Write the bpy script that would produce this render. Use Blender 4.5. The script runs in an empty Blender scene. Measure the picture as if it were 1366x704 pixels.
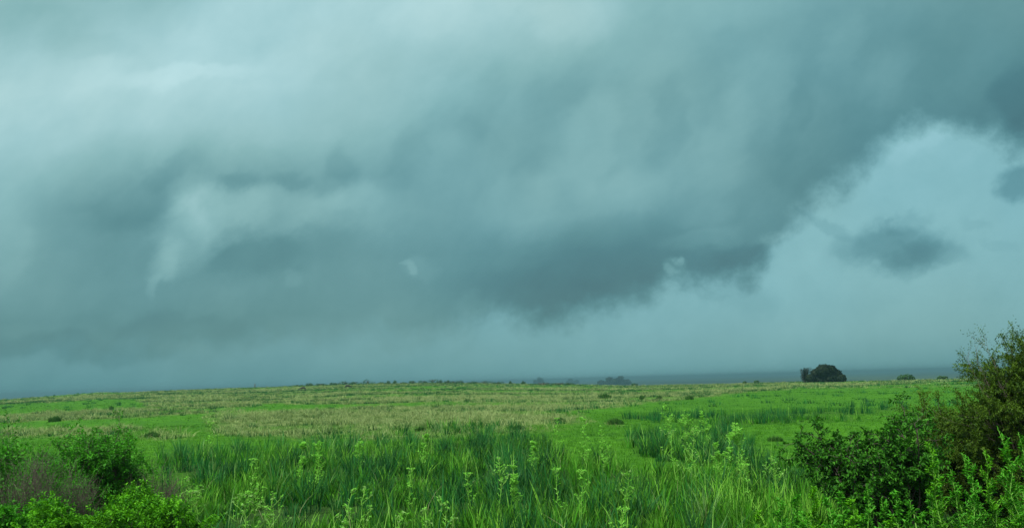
import bpy, math, random
import numpy as np
from mathutils import Vector, Matrix

# ------------------------------------------------------------------ camera
PW, PH = 1366.0, 704.0
FPX = 1072.0                    # focal length in photograph pixels
ROLL = math.radians(1.59)
EYE = np.array([0.0, 0.0, 2.5])
PITCH = math.atan(156.0 / FPX)
HORIZON_MID = 508.0

scene = bpy.context.scene
C = scene.collection
fwd = np.array([0, math.cos(PITCH), math.sin(PITCH)])
up0 = np.array([0, -math.sin(PITCH), math.cos(PITCH)])
rt0 = np.array([1.0, 0, 0])
right = rt0 * math.cos(ROLL) - up0 * math.sin(ROLL)
up = up0 * math.cos(ROLL) + rt0 * math.sin(ROLL)

cam_data = bpy.data.cameras.new('camera')
cam_data.sensor_width = 36.0
cam_data.lens = 36.0 * FPX / PW
cam_data.clip_start = 0.1
cam_data.clip_end = 60000
cam = bpy.data.objects.new('camera', cam_data)
M = Matrix(((right[0], up[0], -fwd[0], EYE[0]),
            (right[1], up[1], -fwd[1], EYE[1]),
            (right[2], up[2], -fwd[2], EYE[2]),
            (0, 0, 0, 1)))
cam.matrix_world = M
C.objects.link(cam)
scene.camera = cam

# ------------------------------------------------------------------ exposure
vs = scene.view_settings
vs.view_transform = 'Standard'
vs.look = 'None'
vs.gamma = 1.0
vs.use_curve_mapping = False
EXPOSURE = 2.1
vs.exposure = EXPOSURE
scene.cycles.volume_bounces = 1
scene.cycles.max_bounces = 6
scene.cycles.diffuse_bounces = 3
scene.cycles.transmission_bounces = 3
scene.cycles.use_denoising = True

# ------------------------------------------------------------------ world: storm sky
SUN_EL, SUN_AZ = math.radians(52), math.radians(215)      # azimuth clockwise from +Y
SKY_STRENGTH = 0.1


def lin(c):
    c = c / 255.0
    return c / 12.92 if c <= 0.04045 else ((c + 0.055) / 1.055) ** 2.4


def skycol(g):
    """cloud colour from one brightness value (green channel)"""
    r = float(np.interp(g, [100, 120, 135, 150, 165, 180, 211, 240], [54, 68, 82, 98, 114, 130, 168, 205]))
    b = float(np.interp(g, [100, 120, 135, 150, 165, 180, 211, 240], [106, 126, 140, 155, 169, 183, 216, 243]))
    return (lin(r), lin(g), lin(b), 1.0)


class NT:
    def __init__(self, tree):
        self.t = tree

    def n(self, kind, **kw):
        nd = self.t.nodes.new(kind)
        for k, v in kw.items():
            setattr(nd, k, v)
        return nd

    def l(self, a, b):
        self.t.links.new(a, b)

    def math(self, op, a, b=None, clamp=False):
        nd = self.n('ShaderNodeMath', operation=op, use_clamp=clamp)
        for i, v in enumerate((a, b)):
            if v is None:
                continue
            if isinstance(v, (int, float)):
                nd.inputs[i].default_value = v
            else:
                self.l(v, nd.inputs[i])
        return nd.outputs[0]

    def vmath(self, op, a, b=None, scale=None):
        nd = self.n('ShaderNodeVectorMath', operation=op)
        for i, v in enumerate((a, b)):
            if v is None:
                continue
            if isinstance(v, (tuple, list)):
                nd.inputs[i].default_value = v
            else:
                self.l(v, nd.inputs[i])
        if scale is not None:
            if isinstance(scale, (int, float)):
                nd.inputs['Scale'].default_value = scale
            else:
                self.l(scale, nd.inputs['Scale'])
        return nd.outputs[0]

    def mix(self, fac, a, b, blend='MIX'):
        nd = self.n('ShaderNodeMix', data_type='RGBA', blend_type=blend)
        for s, v in ((nd.inputs[0], fac), (nd.inputs[6], a), (nd.inputs[7], b)):
            if isinstance(v, (int, float)):
                s.default_value = v
            elif isinstance(v, (tuple, list)):
                s.default_value = tuple(v) if len(v) == 4 else tuple(v) + (1.0,)
            else:
                self.l(v, s)
        return nd.outputs[2]

    def noise(self, vec, scale, detail=4, rough=0.5, dist=0.0):
        nd = self.n('ShaderNodeTexNoise')
        nd.inputs['Scale'].default_value = scale
        nd.inputs['Detail'].default_value = detail
        nd.inputs['Roughness'].default_value = rough
        nd.inputs['Distortion'].default_value = dist
        if vec is not None:
            self.l(vec, nd.inputs['Vector'])
        return nd


world = bpy.data.worlds.new('World')
scene.world = world
world.use_nodes = True
wt = world.node_tree
wt.nodes.clear()
W = NT(wt)
tc = W.n('ShaderNodeTexCoord')
dirv = tc.outputs['Generated']
sky = W.n('ShaderNodeTexSky', sky_type='NISHITA')
sky.sun_disc = False
sky.sun_elevation = SUN_EL
sky.sun_rotation = SUN_AZ
sky.air_density = 1.0
sky.dust_density = 2.0

# cloud deck coordinates: s sideways, t upwards over the far field (direction only, so at infinity)
mp = W.n('ShaderNodeMapping', vector_type='POINT')
mp.inputs['Rotation'].default_value = (0, -ROLL, 0)
W.l(dirv, mp.inputs['Vector'])
sep = W.n('ShaderNodeSeparateXYZ')
W.l(mp.outputs[0], sep.inputs[0])
yy = W.math('MAXIMUM', W.math('ABSOLUTE', sep.outputs[1]), 0.12)
s0 = W.math('DIVIDE', sep.outputs[0], yy)
t0 = W.math('DIVIDE', sep.outputs[2], yy)


def sky_st(px, py):
    X = (px - PW / 2) / FPX
    Y = (PH / 2 - py) / FPX
    T = (Y * math.cos(PITCH) + math.sin(PITCH)) / (math.cos(PITCH) - Y * math.sin(PITCH))
    S = X * (T * math.sin(PITCH) + math.cos(PITCH))
    return S, T


comb = W.n('ShaderNodeCombineXYZ')
W.l(s0, comb.inputs[0]); W.l(t0, comb.inputs[1])
st = comb.outputs[0]
# wisps lean from lower left to upper right: stretched, rotated noise
mpn = W.n('ShaderNodeMapping', vector_type='TEXTURE')
mpn.inputs['Rotation'].default_value = (0, 0, math.radians(38))
mpn.inputs['Scale'].default_value = (1.7, 1.0, 1.0)
W.l(st, mpn.inputs['Vector'])
nA = W.noise(mpn.outputs[0], 4.2, 7, 0.52)
nB = W.noise(mpn.outputs[0], 13.0, 6, 0.55)
wa = W.vmath('SUBTRACT', nA.outputs['Color'], (0.5, 0.5, 0.5))
wb = W.vmath('SUBTRACT', nB.outputs['Color'], (0.5, 0.5, 0.5))
warp = W.vmath('ADD', W.vmath('SCALE', wa, scale=0.08), W.vmath('SCALE', wb, scale=0.04))
stw = W.vmath('ADD', st, warp)
sp2 = W.n('ShaderNodeSeparateXYZ')
W.l(stw, sp2.inputs[0])
sw, tw = sp2.outputs[0], sp2.outputs[1]

XS = [0, 137, 273, 410, 546, 683, 820, 956, 1093, 1230, 1366]
UPPER = [
    (-60, [176, 184, 198, 210, 210, 208, 196, 180, 168, 158, 152]),
    (0,   [184, 188, 202, 213, 208, 205, 190, 176, 161, 150, 144]),
    (60,  [194, 202, 210, 208, 200, 187, 177, 168, 153, 141, 135]),
    (120, [206, 216, 212, 204, 188, 170, 168, 165, 150, 135, 126]),
    (180, [198, 200, 196, 187, 176, 162, 171, 160, 141, 126, 115]),
    (235, [184, 176, 158, 156, 160, 162, 169, 150, 130, 126, 120]),
    (290, [166, 144, 140, 152, 156, 156, 148, 137, 129, 130, 126]),
    (340, [158, 138, 142, 145, 142, 129, 124, 126, 124, 130, 130]),
    (385, [150, 139, 138, 144, 140, 120, 112, 114, 126, 134, 132]),
    (425, [136, 133, 133, 140, 142, 120, 114, 120, 134, 136, 134]),
    (470, [137, 140, 142, 146, 150, 140, 136, 136, 138, 140, 138]),
]
LOWER = [
    (120, [176, 176, 176, 176, 176, 176, 176, 178, 180, 182, 176]),
    (235, [172, 172, 172, 172, 172, 172, 174, 177, 180, 182, 176]),
    (300, [165, 165, 165, 165, 166, 168, 172, 176, 180, 178, 173]),
    (345, [155, 158, 160, 162, 164, 167, 171, 175, 177, 175, 170]),
    (400, [146, 150, 154, 158, 162, 166, 170, 171, 171, 169, 165]),
    (440, [143, 147, 150, 154, 159, 165, 167, 168, 167, 165, 161]),
    (475, [145, 150, 151, 155, 159, 162, 164, 165, 163, 161, 157]),
    (505, [148, 150, 151, 152, 156, 159, 160, 160, 158, 155, 152]),
]


def row_ramp(vals, ry, xs, interp='B_SPLINE'):
    ramp = W.n('ShaderNodeValToRGB')
    ramp.color_ramp.interpolation = interp
    el = ramp.color_ramp.elements
    while len(el) < len(xs):
        el.new(0.5)
    for e, px, v in zip(el, xs, vals):
        s_, _ = sky_st(px, ry)
        e.position = (s_ + 1.0) / 2.0
    for e, px, v in zip(el, xs, vals):
        e.color = (v, v, v, 1)
    mm = W.n('ShaderNodeMath', operation='MULTIPLY_ADD')
    W.l(sw, mm.inputs[0])
    mm.inputs[1].default_value = 0.5
    mm.inputs[2].default_value = 0.5
    W.l(mm.outputs[0], ramp.inputs[0])
    return ramp.outputs[0]


def layer(rows):
    fld = None
    prevT = None
    for (ry, vals) in reversed(rows):
        out = row_ramp([v / 255.0 for v in vals], ry, XS)
        T = sky_st(0, ry)[1]
        if fld is None:
            fld = out
        else:
            mr = W.n('ShaderNodeMapRange', interpolation_type='LINEAR')
            mr.inputs['From Min'].default_value = prevT
            mr.inputs['From Max'].default_value = T
            W.l(tw, mr.inputs['Value'])
            fld = W.mix(mr.outputs[0], fld, out)
        prevT = T
    return fld


# ragged base of the storm cloud: its height over the field along the sky
EDGE = [(0, 462), (120, 466), (273, 455), (400, 447), (520, 441), (560, 434), (610, 425), (650, 412), (700, 422), (760, 420), (810, 408),
        (860, 398), (900, 384), (950, 380), (990, 374), (1018, 358), (1030, 330), (1046, 300), (1075, 276), (1120, 240), (1170, 218), (1215, 180), (1240, 168),
        (1290, 182), (1335, 188), (1366, 204)]
exs = [e[0] for e in EDGE]
ev = [sky_st(683, e[1])[1] for e in EDGE]
edge = row_ramp(ev, 350, exs, 'LINEAR')
nEd = W.noise(st, 14.0, 8, 0.68)
jag = W.math('MULTIPLY', W.math('SUBTRACT', nEd.outputs['Fac'], 0.5), 0.085)
hgt = W.math('ADD', W.math('SUBTRACT', tw, edge), jag)
soft = W.n('ShaderNodeMapRange', interpolation_type='SMOOTHSTEP')
soft.inputs['From Min'].default_value = -0.030
soft.inputs['From Max'].default_value = 0.020
W.l(hgt, soft.inputs['Value'])
mpr = W.n('ShaderNodeMapping', vector_type='TEXTURE')
mpr.inputs['Rotation'].default_value = (0, 0, math.radians(62))
mpr.inputs['Scale'].default_value = (2.6, 1.0, 1.0)
W.l(W.vmath('ADD', st, W.vmath('SCALE', wa, scale=0.12)), mpr.inputs['Vector'])
nR = W.noise(mpr.outputs[0], 10.0, 3, 0.5)
rolls = W.math('MULTIPLY', W.math('SUBTRACT', nR.outputs['Fac'], 0.5), 0.06)
upper = W.math('ADD', W.math('MULTIPLY', layer(UPPER), 1.0), rolls)
L = W.math('MULTIPLY', W.mix(soft.outputs[0], layer(LOWER), upper), 1.0)


# extra cloud shapes: (px, py, rx, ry, tilt in degrees, brightness change, warped coordinates?)
BLOBS = [
    (196, 378, 9, 18, -25, +9, 1), (208, 350, 18, 32, -25, +13, 1), (236, 314, 40, 50, -35, +20, 1), (266, 283, 50, 38, -30, +14, 1),
    (300, 272, 58, 26, 10, +14, 1), (370, 278, 72, 28, -6, +13, 1), (460, 284, 80, 28, 0, +10, 1),
    (320, 238, 26, 12, 10, -11, 1), (388, 240, 30, 12, -5, -8, 1), (170, 272, 60, 36, 35, -10, 1), (225, 232, 50, 16, 20, -6, 1), (350, 340, 110, 26, 5, -7, 1),
    (780, 190, 34, 70, -18, +8, 1), (740, 120, 30, 60, -25, -6, 1), (640, 150, 26, 60, -25, -6, 1), (600, 215, 60, 40, 20, +9, 1), (540, 210, 24, 50, -10, -6, 1),
    (960, 190, 34, 70, -25, +8, 1), (1010, 110, 40, 60, -25, +6, 1), (1060, 150, 18, 60, -25, -6, 1), (820, 255, 60, 30, 15, +7, 1), (720, 300, 50, 22, 20, +6, 1),
    (940, 280, 40, 24, 20, +6, 1), (1120, 60, 30, 50, -30, +6, 1), (1180, 110, 30, 50, -40, +7, 1), (700, 225, 20, 40, -20, -6, 1),
    (455, 232, 20, 34, 8, -9, 1), (330, 335, 70, 24, 5, -5, 1), (470, 268, 40, 22, 0, +9, 1),
    (536, 354, 9, 5, -20, +10, 1), (545, 366, 6, 9, 10, +12, 1), (552, 362, 22, 16, 0, +7, 1), (385, 372, 12, 14, 10, +7, 1),
    (988, 350, 46, 22, 12, -14, 1), (902, 356, 6, 8, -15, +22, 1), (892, 370, 7, 6, 0, +16, 1), (898, 364, 14, 14, 0, +12, 1), (930, 318, 60, 14, 12, +9, 1), (1036, 316, 20, 10, 20, +12, 1),
    (820, 330, 90, 55, 5, -5, 1), (700, 385, 100, 30, -5, -6, 1),
    (1195, 318, 46, 26, 4, -22, 1), (1185, 322, 76, 26, 0, -14, 1), (1245, 330, 44, 14, -14, -16, 1), (1135, 322, 30, 16, -20, -9, 1),
    (1200, 345, 24, 14, 0, -12, 1), (1215, 292, 26, 12, 20, -12, 1), (1100, 292, 36, 10, -25, -12, 1), (1290, 300, 20, 8, 0, -6, 1), (1330, 318, 24, 8, 0, -5, 1),
    (1362, 250, 30, 20, 0, -34, 1), (1240, 195, 50, 18, 8, +7, 1),
    (1352, 140, 30, 40, -30, -12, 1),
    (886, 165, 20, 60, -16, -9, 1), (600, 190, 60, 60, 25, -7, 1), (690, 260, 60, 34, 30, +8, 1),
    (80, 470, 150, 18, -2, -10, 1), (240, 440, 130, 20, 0, -7, 1), (250, 105, 90, 14, 5, +8, 1),
    (630, 400, 26, 16, 0, +8, 1), (1000, 400, 40, 20, 0, -6, 1),
    (0, 320, 40, 60, 0, +9, 1), (1060, 225, 60, 30, -30, -5, 1),
    (960, 90, 60, 60, 0, -2, 1), (760, 20, 60, 30, 0, 6, 1), (560, 20, 70, 40, 0, 5, 1),
    (120, 60, 60, 20, 0, -5, 1), (30, 30, 80, 40, 0, -8, 1), (60, 180, 80, 30, 0, 3, 1),
]
wlow = W.vmath('ADD', W.vmath('SCALE', wa, scale=0.05), W.vmath('SCALE', wb, scale=0.075))
nF = W.noise(st, 40.0, 5, 0.6)
wlow = W.vmath('ADD', wlow, W.vmath('SCALE', W.vmath('SUBTRACT', nF.outputs['Color'], (0.5, 0.5, 0.5)), scale=0.018))
stb = W.vmath('ADD', st, wlow)
for (px, py, rx, ry, tilt, dv, wflag) in BLOBS:
    S, T = sky_st(px, py)
    m = W.n('ShaderNodeMapping', vector_type='TEXTURE')
    m.inputs['Location'].default_value = (S, T, 0)
    m.inputs['Rotation'].default_value = (0, 0, math.radians(tilt))
    m.inputs['Scale'].default_value = (rx / FPX * 1.55, ry / FPX * 1.55, 1)
    W.l(stb, m.inputs['Vector'])
    g = W.n('ShaderNodeTexGradient', gradient_type='SPHERICAL')
    W.l(m.outputs[0], g.inputs[0])
    mr = W.n('ShaderNodeMapRange', interpolation_type='SMOOTHERSTEP')
    mr.inputs['From Min'].default_value = 0.0
    mr.inputs['From Max'].default_value = 0.72
    mr.inputs['To Min'].default_value = 0.0
    mr.inputs['To Max'].default_value = dv / 255.0
    W.l(g.outputs['Fac'], mr.inputs['Value'])
    L = W.math('ADD', L, mr.outputs[0])

# fine streaky texture in the cloud
nC = W.noise(mpn.outputs[0], 7.5, 8, 0.6, 0.3)
nD = W.noise(st, 26.0, 5, 0.6)
L = W.math('ADD', L, W.math('MULTIPLY', W.math('SUBTRACT', nC.outputs['Fac'], 0.5), 0.11))
L = W.math('ADD', L, W.math('MULTIPLY', W.math('SUBTRACT', nD.outputs['Fac'], 0.5), 0.035))

cr = W.n('ShaderNodeValToRGB')
cr.color_ramp.interpolation = 'LINEAR'
stops = [105, 120, 135, 150, 165, 180, 200, 225]
el = cr.color_ramp.elements
while len(el) < len(stops):
    el.new(0.5)
for e, g in zip(el, stops):
    e.position = g / 255.0
for e, g in zip(el, stops):
    c = skycol(g)
    e.color = c
W.l(L, cr.inputs[0])
clouds = cr.outputs[0]
# blue against grey patches
nE = W.noise(st, 3.0, 3, 0.5)
tint = W.n('ShaderNodeValToRGB')
tint.color_ramp.elements[0].position = 0.38
tint.color_ramp.elements[0].color = (0.975, 0.995, 1.015, 1)
tint.color_ramp.elements[1].position = 0.62
tint.color_ramp.elements[1].color = (1.03, 1.0, 0.985, 1)
W.l(nE.outputs['Fac'], tint.inputs[0])
clouds = W.mix(1.0, clouds, tint.outputs[0], 'MULTIPLY')
clouds = W.mix(1.0, clouds, W.mix(soft.outputs[0], (0.95, 1.0, 1.015, 1), (1.035, 1.0, 0.965, 1)), 'MULTIPLY')
# the thinner, brighter cloud overhead and behind
hi = W.n('ShaderNodeMapRange', interpolation_type='SMOOTHSTEP')
hi.inputs['From Min'].default_value = 0.56
hi.inputs['From Max'].default_value = 1.3
W.l(t0, hi.inputs['Value'])
back = W.n('ShaderNodeMapRange', interpolation_type='SMOOTHSTEP')
back.inputs['From Min'].default_value = 0.25
back.inputs['From Max'].default_value = -0.35
W.l(sep.outputs[1], back.inputs['Value'])
over = W.math('MAXIMUM', hi.outputs[0], back.outputs[0])
clouds = W.mix(over, clouds, (0.78, 0.92, 0.86, 1))
K = 1.0 / (2 ** EXPOSURE) / SKY_STRENGTH
scaled = W.vmath('SCALE', clouds, scale=K)
final = W.mix(0.03, scaled, sky.outputs[0])
bg = W.n('ShaderNodeBackground')
bg.inputs['Strength'].default_value = SKY_STRENGTH
W.l(final, bg.inputs['Color'])
wo = W.n('ShaderNodeOutputWorld')
W.l(bg.outputs[0], wo.inputs['Surface'])

# ------------------------------------------------------------------ sun behind thin cloud
sl = bpy.data.lights.new('sun', 'SUN')
sl.energy = 1.5
sl.angle = math.radians(10)
sl.color = (1.0, 0.95, 0.86)
so = bpy.data.objects.new('sun', sl)
sd = Vector((math.sin(SUN_AZ) * math.cos(SUN_EL), math.cos(SUN_AZ) * math.cos(SUN_EL), math.sin(SUN_EL)))
so.rotation_euler = (-sd).to_track_quat('-Z', 'Y').to_euler()
so.location = (0, 0, 60)
C.objects.link(so)

# ------------------------------------------------------------------ helpers
rng = np.random.default_rng(7)
R = random.Random(11)


def ray(px, py):
    return fwd + right * ((px - PW / 2) / FPX) + up * ((PH / 2 - py) / FPX)


def at(px, py, d):
    """point at horizontal distance d along the line of sight of a photograph pixel"""
    v = ray(px, py)
    return EYE + v * (d / math.hypot(v[0], v[1]))


def project(x, y, z):
    v0, v1, v2 = x - EYE[0], y - EYE[1], z - EYE[2]
    f = v0 * fwd[0] + v1 * fwd[1] + v2 * fwd[2]
    f = np.maximum(f, 0.01)
    r = v0 * right[0] + v1 * right[1] + v2 * right[2]
    u = v0 * up[0] + v1 * up[1] + v2 * up[2]
    return PW / 2 + FPX * r / f, PH / 2 - FPX * u / f


def hash2(ix, iy, seed):
    h = (ix.astype(np.int64) * 374761393 + iy.astype(np.int64) * 668265263 + seed * 1442695041) & 0xFFFFFFFF
    h = ((h ^ (h >> 13)) * 1274126177) & 0xFFFFFFFF
    h = h ^ (h >> 16)
    return (h & 0xFFFFFF) / float(0xFFFFFF)


def vnoise(x, y, seed=0):
    ix, iy = np.floor(x), np.floor(y)
    fx, fy = x - ix, y - iy
    fx = fx * fx * (3 - 2 * fx); fy = fy * fy * (3 - 2 * fy)
    a = hash2(ix, iy, seed); b = hash2(ix + 1, iy, seed)
    c = hash2(ix, iy + 1, seed); d = hash2(ix + 1, iy + 1, seed)
    return (a * (1 - fx) + b * fx) * (1 - fy) + (c * (1 - fx) + d * fx) * fy


def fbm(x, y, wl, seed=0, octs=4):
    """-1..1"""
    out = 0.0; amp = 0.5; tot = 0.0; f = 1.0 / wl
    for o in range(octs):
        out = out + amp * (vnoise(x * f + 17.3 * o, y * f - 9.1 * o, seed + o) * 2 - 1)
        tot += amp; amp *= 0.5; f *= 2.03
    return out / tot


# ------------------------------------------------------------------ terrain shape
RIDGE = [(-900, 560, 300), (-200, 543, 300), (0, 533.5, 300), (60, 529, 300), (130, 523, 300), (170, 523.5, 300),
         (230, 521, 300), (300, 518, 300), (400, 514, 300), (480, 511.5, 300), (580, 511, 300), (680, 512.5, 300),
         (750, 513.5, 290), (850, 514.5, 265), (950, 513, 240), (1060, 511, 228), (1180, 509.5, 225),
         (1290, 507, 225), (1366, 505, 225), (1600, 499, 225), (2400, 480, 225)]
_raz, _rz, _rd = [], [], []
for px, py, D in RIDGE:
    p = at(px, py, D)
    _raz.append(math.atan2(p[0], p[1])); _rz.append(p[2]); _rd.append(D)
_raz = [-3.2] + _raz + [3.2]; _rz = [_rz[0]] + _rz + [_rz[-1]]; _rd = [300] + _rd + [225]


def ground_z(x, y):
    x = np.asarray(x, float); y = np.asarray(y, float)
    d = np.hypot(x, y); az = np.arctan2(x, y)
    zr = np.interp(az, _raz, _rz); D = np.interp(az, _raz, _rd)
    t = np.clip(d / D, 0, 1)
    s = 0.35 * t ** 1.2 + 0.65 * t ** 2.4
    s = s - 0.35 * np.clip((t - 0.9) / 0.1, 0, 1) ** 2 * 0.1
    z = zr * s
    over = np.maximum(d - D, 0)
    drop = np.minimum(over * 0.05, 14 + over * 0.0) * np.clip(over / 60, 0, 1)
    z = z - drop
    far = np.clip((d - 600) / 900, 0, 1); far = far * far * (3 - 2 * far)
    z = z * (1 - far) + (-13.0) * far
    near = np.clip((d - 4) / 20, 0, 1)
    z = z + near * (1 - far) * (fbm(x, y, 26, 3, 3) * 0.16 + fbm(x, y, 5, 5, 2) * 0.05)
    z = z + np.clip((d - 110) / 120, 0, 1) * (1 - far) * fbm(x * 0.6, y, 34, 9, 3) * 0.33
    return z


def gz(x, y):
    return float(ground_z(np.array([x]), np.array([y]))[0])


# ------------------------------------------------------------------ vegetation map
def band(px, py, pts, soft=1.5):
    xs = [p[0] for p in pts]; t = np.interp(px, xs, [p[1] for p in pts]); b = np.interp(px, xs, [p[2] for p in pts])
    v = np.minimum((py - t), (b - py)) / soft
    v = np.where((px < xs[0]) | (px > xs[-1]), -3, v)
    return np.clip(v * 0.5 + 0.5, 0, 1) * np.clip((px - xs[0]) / 45, 0, 1) * np.clip((xs[-1] - px) / 45, 0, 1)


def ell(px, py, cx, cy, rx, ry, k=1.0):
    q = np.sqrt(((px - cx) / rx) ** 2 + ((py - cy) / ry) ** 2)
    return np.clip((1.4 - q) / 0.9, 0, 1) * k


def fields(x, y, z):
    """how much dry tussock, reed and tall green grass stands at a ground point"""
    px, py = project(x, y, z)
    d = np.hypot(x, y)
    s = 900.0 / np.maximum(d, 8)
    px = px + fbm(x, y, 9, 21, 3) * np.clip(s * 1.0, 6, 40)
    py = py + fbm(x, y * 0.6, 12, 31, 3) * np.clip(s * 0.2, 2.0, 8)
    T = band(px, py, [(-900, 300, 560), (0, 300, 540), (60, 300, 537), (130, 300, 532), (178, 300, 531), (195, 300, 542),
                      (345, 300, 541), (352, 300, 537), (450, 300, 538), (475, 300, 547), (600, 300, 548), (760, 300, 547),
                      (850, 300, 540), (900, 300, 533), (960, 300, 527), (1070, 300, 517), (1290, 300, 516), (2200, 300, 512)])
    T = np.maximum(T, band(px, py, [(-700, 568, 578), (0, 555, 564), (60, 550, 560), (130, 547, 558), (250, 543, 552), (350, 540, 547)]))
    T = np.maximum(T, 0.75 * band(px, py, [(-300, 577, 588), (0, 573, 583), (130, 570, 581), (200, 567, 577)], 2.5))
    T = np.maximum(T, band(px, py, [(262, 556, 566), (285, 553, 576), (330, 551, 581), (420, 549, 584), (560, 547, 583),
                                    (640, 549, 580), (730, 551, 576), (800, 554, 566)], 3))
    T = np.maximum(T, ell(px, py, 225, 580, 34, 6, .7))
    T = np.maximum(T, ell(px, py, 700, 566, 90, 7, .5))
    patch = fbm(x * 0.5, y, 11, 41, 4)
    T = T * np.clip(0.66 + patch * 1.6 + (d < 75) * 0.35 + 0.5 * fbm(x * .25, y, 6, 43, 3), 0, 1)
    RR = 0
    for e in ((620, 602, 95, 26, 1), (930, 600, 62, 17, 1), (1010, 560, 120, 6, .95), (900, 557, 60, 5, .8),
              (1022, 632, 48, 12, .9), (290, 622, 70, 18, .9), (450, 655, 170, 45, .55), (700, 670, 200, 45, .5),
              (1085, 553, 70, 5, .7), (865, 588, 30, 8, .7), (800, 640, 60, 20, .6), (960, 580, 26, 5, .8), (1170, 546, 40, 4, .6),
              (560, 590, 40, 10, .7), (445, 596, 60, 8, .6)):
        RR = np.maximum(RR, ell(px, py, *e))
    RR = RR * np.clip(0.75 + fbm(x, y, 3.5, 51, 3) * 1.6, 0, 1)
    Mx = band(px, py, [(-500, 600, 2000), (60, 606, 2000), (190, 642, 2000), (235, 650, 2000), (270, 616, 2000), (430, 602, 2000),
                       (740, 598, 2000), (770, 616, 2000), (860, 632, 2000), (1090, 636, 2000), (1110, 620, 2000), (1400, 600, 2000), (2500, 580, 2000)], 6)
    lawn = np.maximum(ell(px, py, 878, 652, 66, 13), ell(px, py, 228, 612, 50, 15))
    Mx = Mx * (1 - lawn); RR = RR * (1 - ell(px, py, 878, 652, 60, 12))
    return T, RR, Mx


# ------------------------------------------------------------------ materials
def new_mat(name):
    m = bpy.data.materials.new(name)
    m.use_nodes = True
    m.node_tree.nodes.clear()
    return m, NT(m.node_tree)


def leaf_mat(name, c1, c2, tip=None, tip_pow=2.0, trans=0.35, rough=0.6, spec=0.12, tipmix=0.8, c3=None):
    m, N = new_mat(name)
    a = N.n('ShaderNodeAttribute', attribute_name='tone')
    ramp = N.n('ShaderNodeValToRGB')
    e = ramp.color_ramp.elements
    e[0].color = (*c1, 1); e[1].color = (*c2, 1)
    if c3:
        k = e.new(0.9); k.color = (*c2, 1); e[-1].color = (*c3, 1)
    N.l(a.outputs['Fac'], ramp.inputs[0])
    col = ramp.outputs[0]
    if tip:
        b = N.n('ShaderNodeAttribute', attribute_name='along')
        f = N.math('MULTIPLY', N.math('POWER', b.outputs['Fac'], tip_pow), tipmix)
        col = N.mix(f, col, (*tip, 1))
    p = N.n('ShaderNodeBsdfPrincipled')
    p.inputs['Roughness'].default_value = rough
    p.inputs['Specular IOR Level'].default_value = spec
    N.l(col, p.inputs['Base Color'])
    t = N.n('ShaderNodeBsdfTranslucent')
    N.l(N.mix(1.0, col, (1.0, 1.0, 0.6, 1), 'MULTIPLY'), t.inputs['Color'])
    mx = N.n('ShaderNodeMixShader')
    mx.inputs[0].default_value = trans
    N.l(p.outputs[0], mx.inputs[1]); N.l(t.outputs[0], mx.inputs[2])
    o = N.n('ShaderNodeOutputMaterial')
    N.l(mx.outputs[0], o.inputs['Surface'])
    return m


def bark_mat(name, c1, c2, scale=30):
    m, N = new_mat(name)
    tcn = N.n('ShaderNodeTexCoord')
    n = N.noise(tcn.outputs['Object'], scale, 4, 0.6)
    col = N.mix(n.outputs['Fac'], (*c1, 1), (*c2, 1))
    p = N.n('ShaderNodeBsdfPrincipled')
    p.inputs['Roughness'].default_value = 0.85
    N.l(col, p.inputs['Base Color'])
    o = N.n('ShaderNodeOutputMaterial')
    N.l(p.outputs[0], o.inputs['Surface'])
    return m


G_SHORT1, G_SHORT2 = (0.016, 0.090, 0.003), (0.058, 0.205, 0.005)
M_short = leaf_mat('short_grass', G_SHORT1, G_SHORT2, trans=0.3)
M_reed = leaf_mat('reed_blade', (0.003, 0.045, 0.012), (0.018, 0.160, 0.028), tip=(0.07, 0.24, 0.05), tip_pow=3, tipmix=.5, c3=(0.12, .24, .07))
M_tall = leaf_mat('tall_blade', (0.004, 0.050, 0.003), (0.046, 0.240, 0.008), tip=(0.12, 0.30, 0.03), tip_pow=3, tipmix=.5, c3=(0.15, .38, .04))
M_dry = leaf_mat('dry_blade', (0.035, 0.110, 0.014), (0.21, 0.30, 0.10), tip=(0.27, 0.31, 0.15), tip_pow=1.4, tipmix=.7, trans=.2)
M_straw = leaf_mat('straw', (0.08, 0.12, 0.04), (0.22, 0.25, 0.12), trans=.2)
M_weed = leaf_mat('weed_green', (0.13, 0.44, 0.04), (0.34, 0.74, 0.14), trans=.35)
M_pale = leaf_mat('pale_head', (0.16, 0.38, 0.09), (0.38, 0.60, 0.24), trans=.35)
M_stemg = leaf_mat('weed_stem', (0.10, 0.28, 0.03), (0.20, 0.42, 0.08), trans=.1)
M_brightleaf = leaf_mat('bright_leaf', (0.020, 0.14, 0.003), (0.11, 0.38, 0.008), trans=.3, spec=.15, rough=.55)
M_midleaf = leaf_mat('mid_leaf', (0.020, 0.130, 0.006), (0.065, 0.32, 0.014), trans=.3, spec=.15, rough=.55)
M_darkleaf = leaf_mat('dark_leaf', (0.009, 0.065, 0.004), (0.042, 0.190, 0.010), trans=.3, spec=.15, rough=.6, c3=(.05, .20, .015))
M_olive = leaf_mat('olive_leaf', (0.018, 0.056, 0.003), (0.075, 0.150, 0.007), trans=.3, spec=.2)
M_fartree = leaf_mat('far_tree_leaf', (0.004, 0.010, 0.005), (0.010, 0.022, 0.008), trans=.15, spec=.1)
M_bush = leaf_mat('far_bush_leaf', (0.010, 0.045, 0.010), (0.030, 0.085, 0.018), trans=.15, spec=.1)
M_tuft = leaf_mat('tuft_blade', (0.012, 0.060, 0.010), (0.055, 0.15, 0.024), trans=.2, spec=.1)
M_bark = bark_mat('bark', (0.025, 0.020, 0.016), (0.06, 0.05, 0.04))
M_twig = bark_mat('twig', (0.045, 0.037, 0.030), (0.110, 0.088, 0.068))
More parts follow.
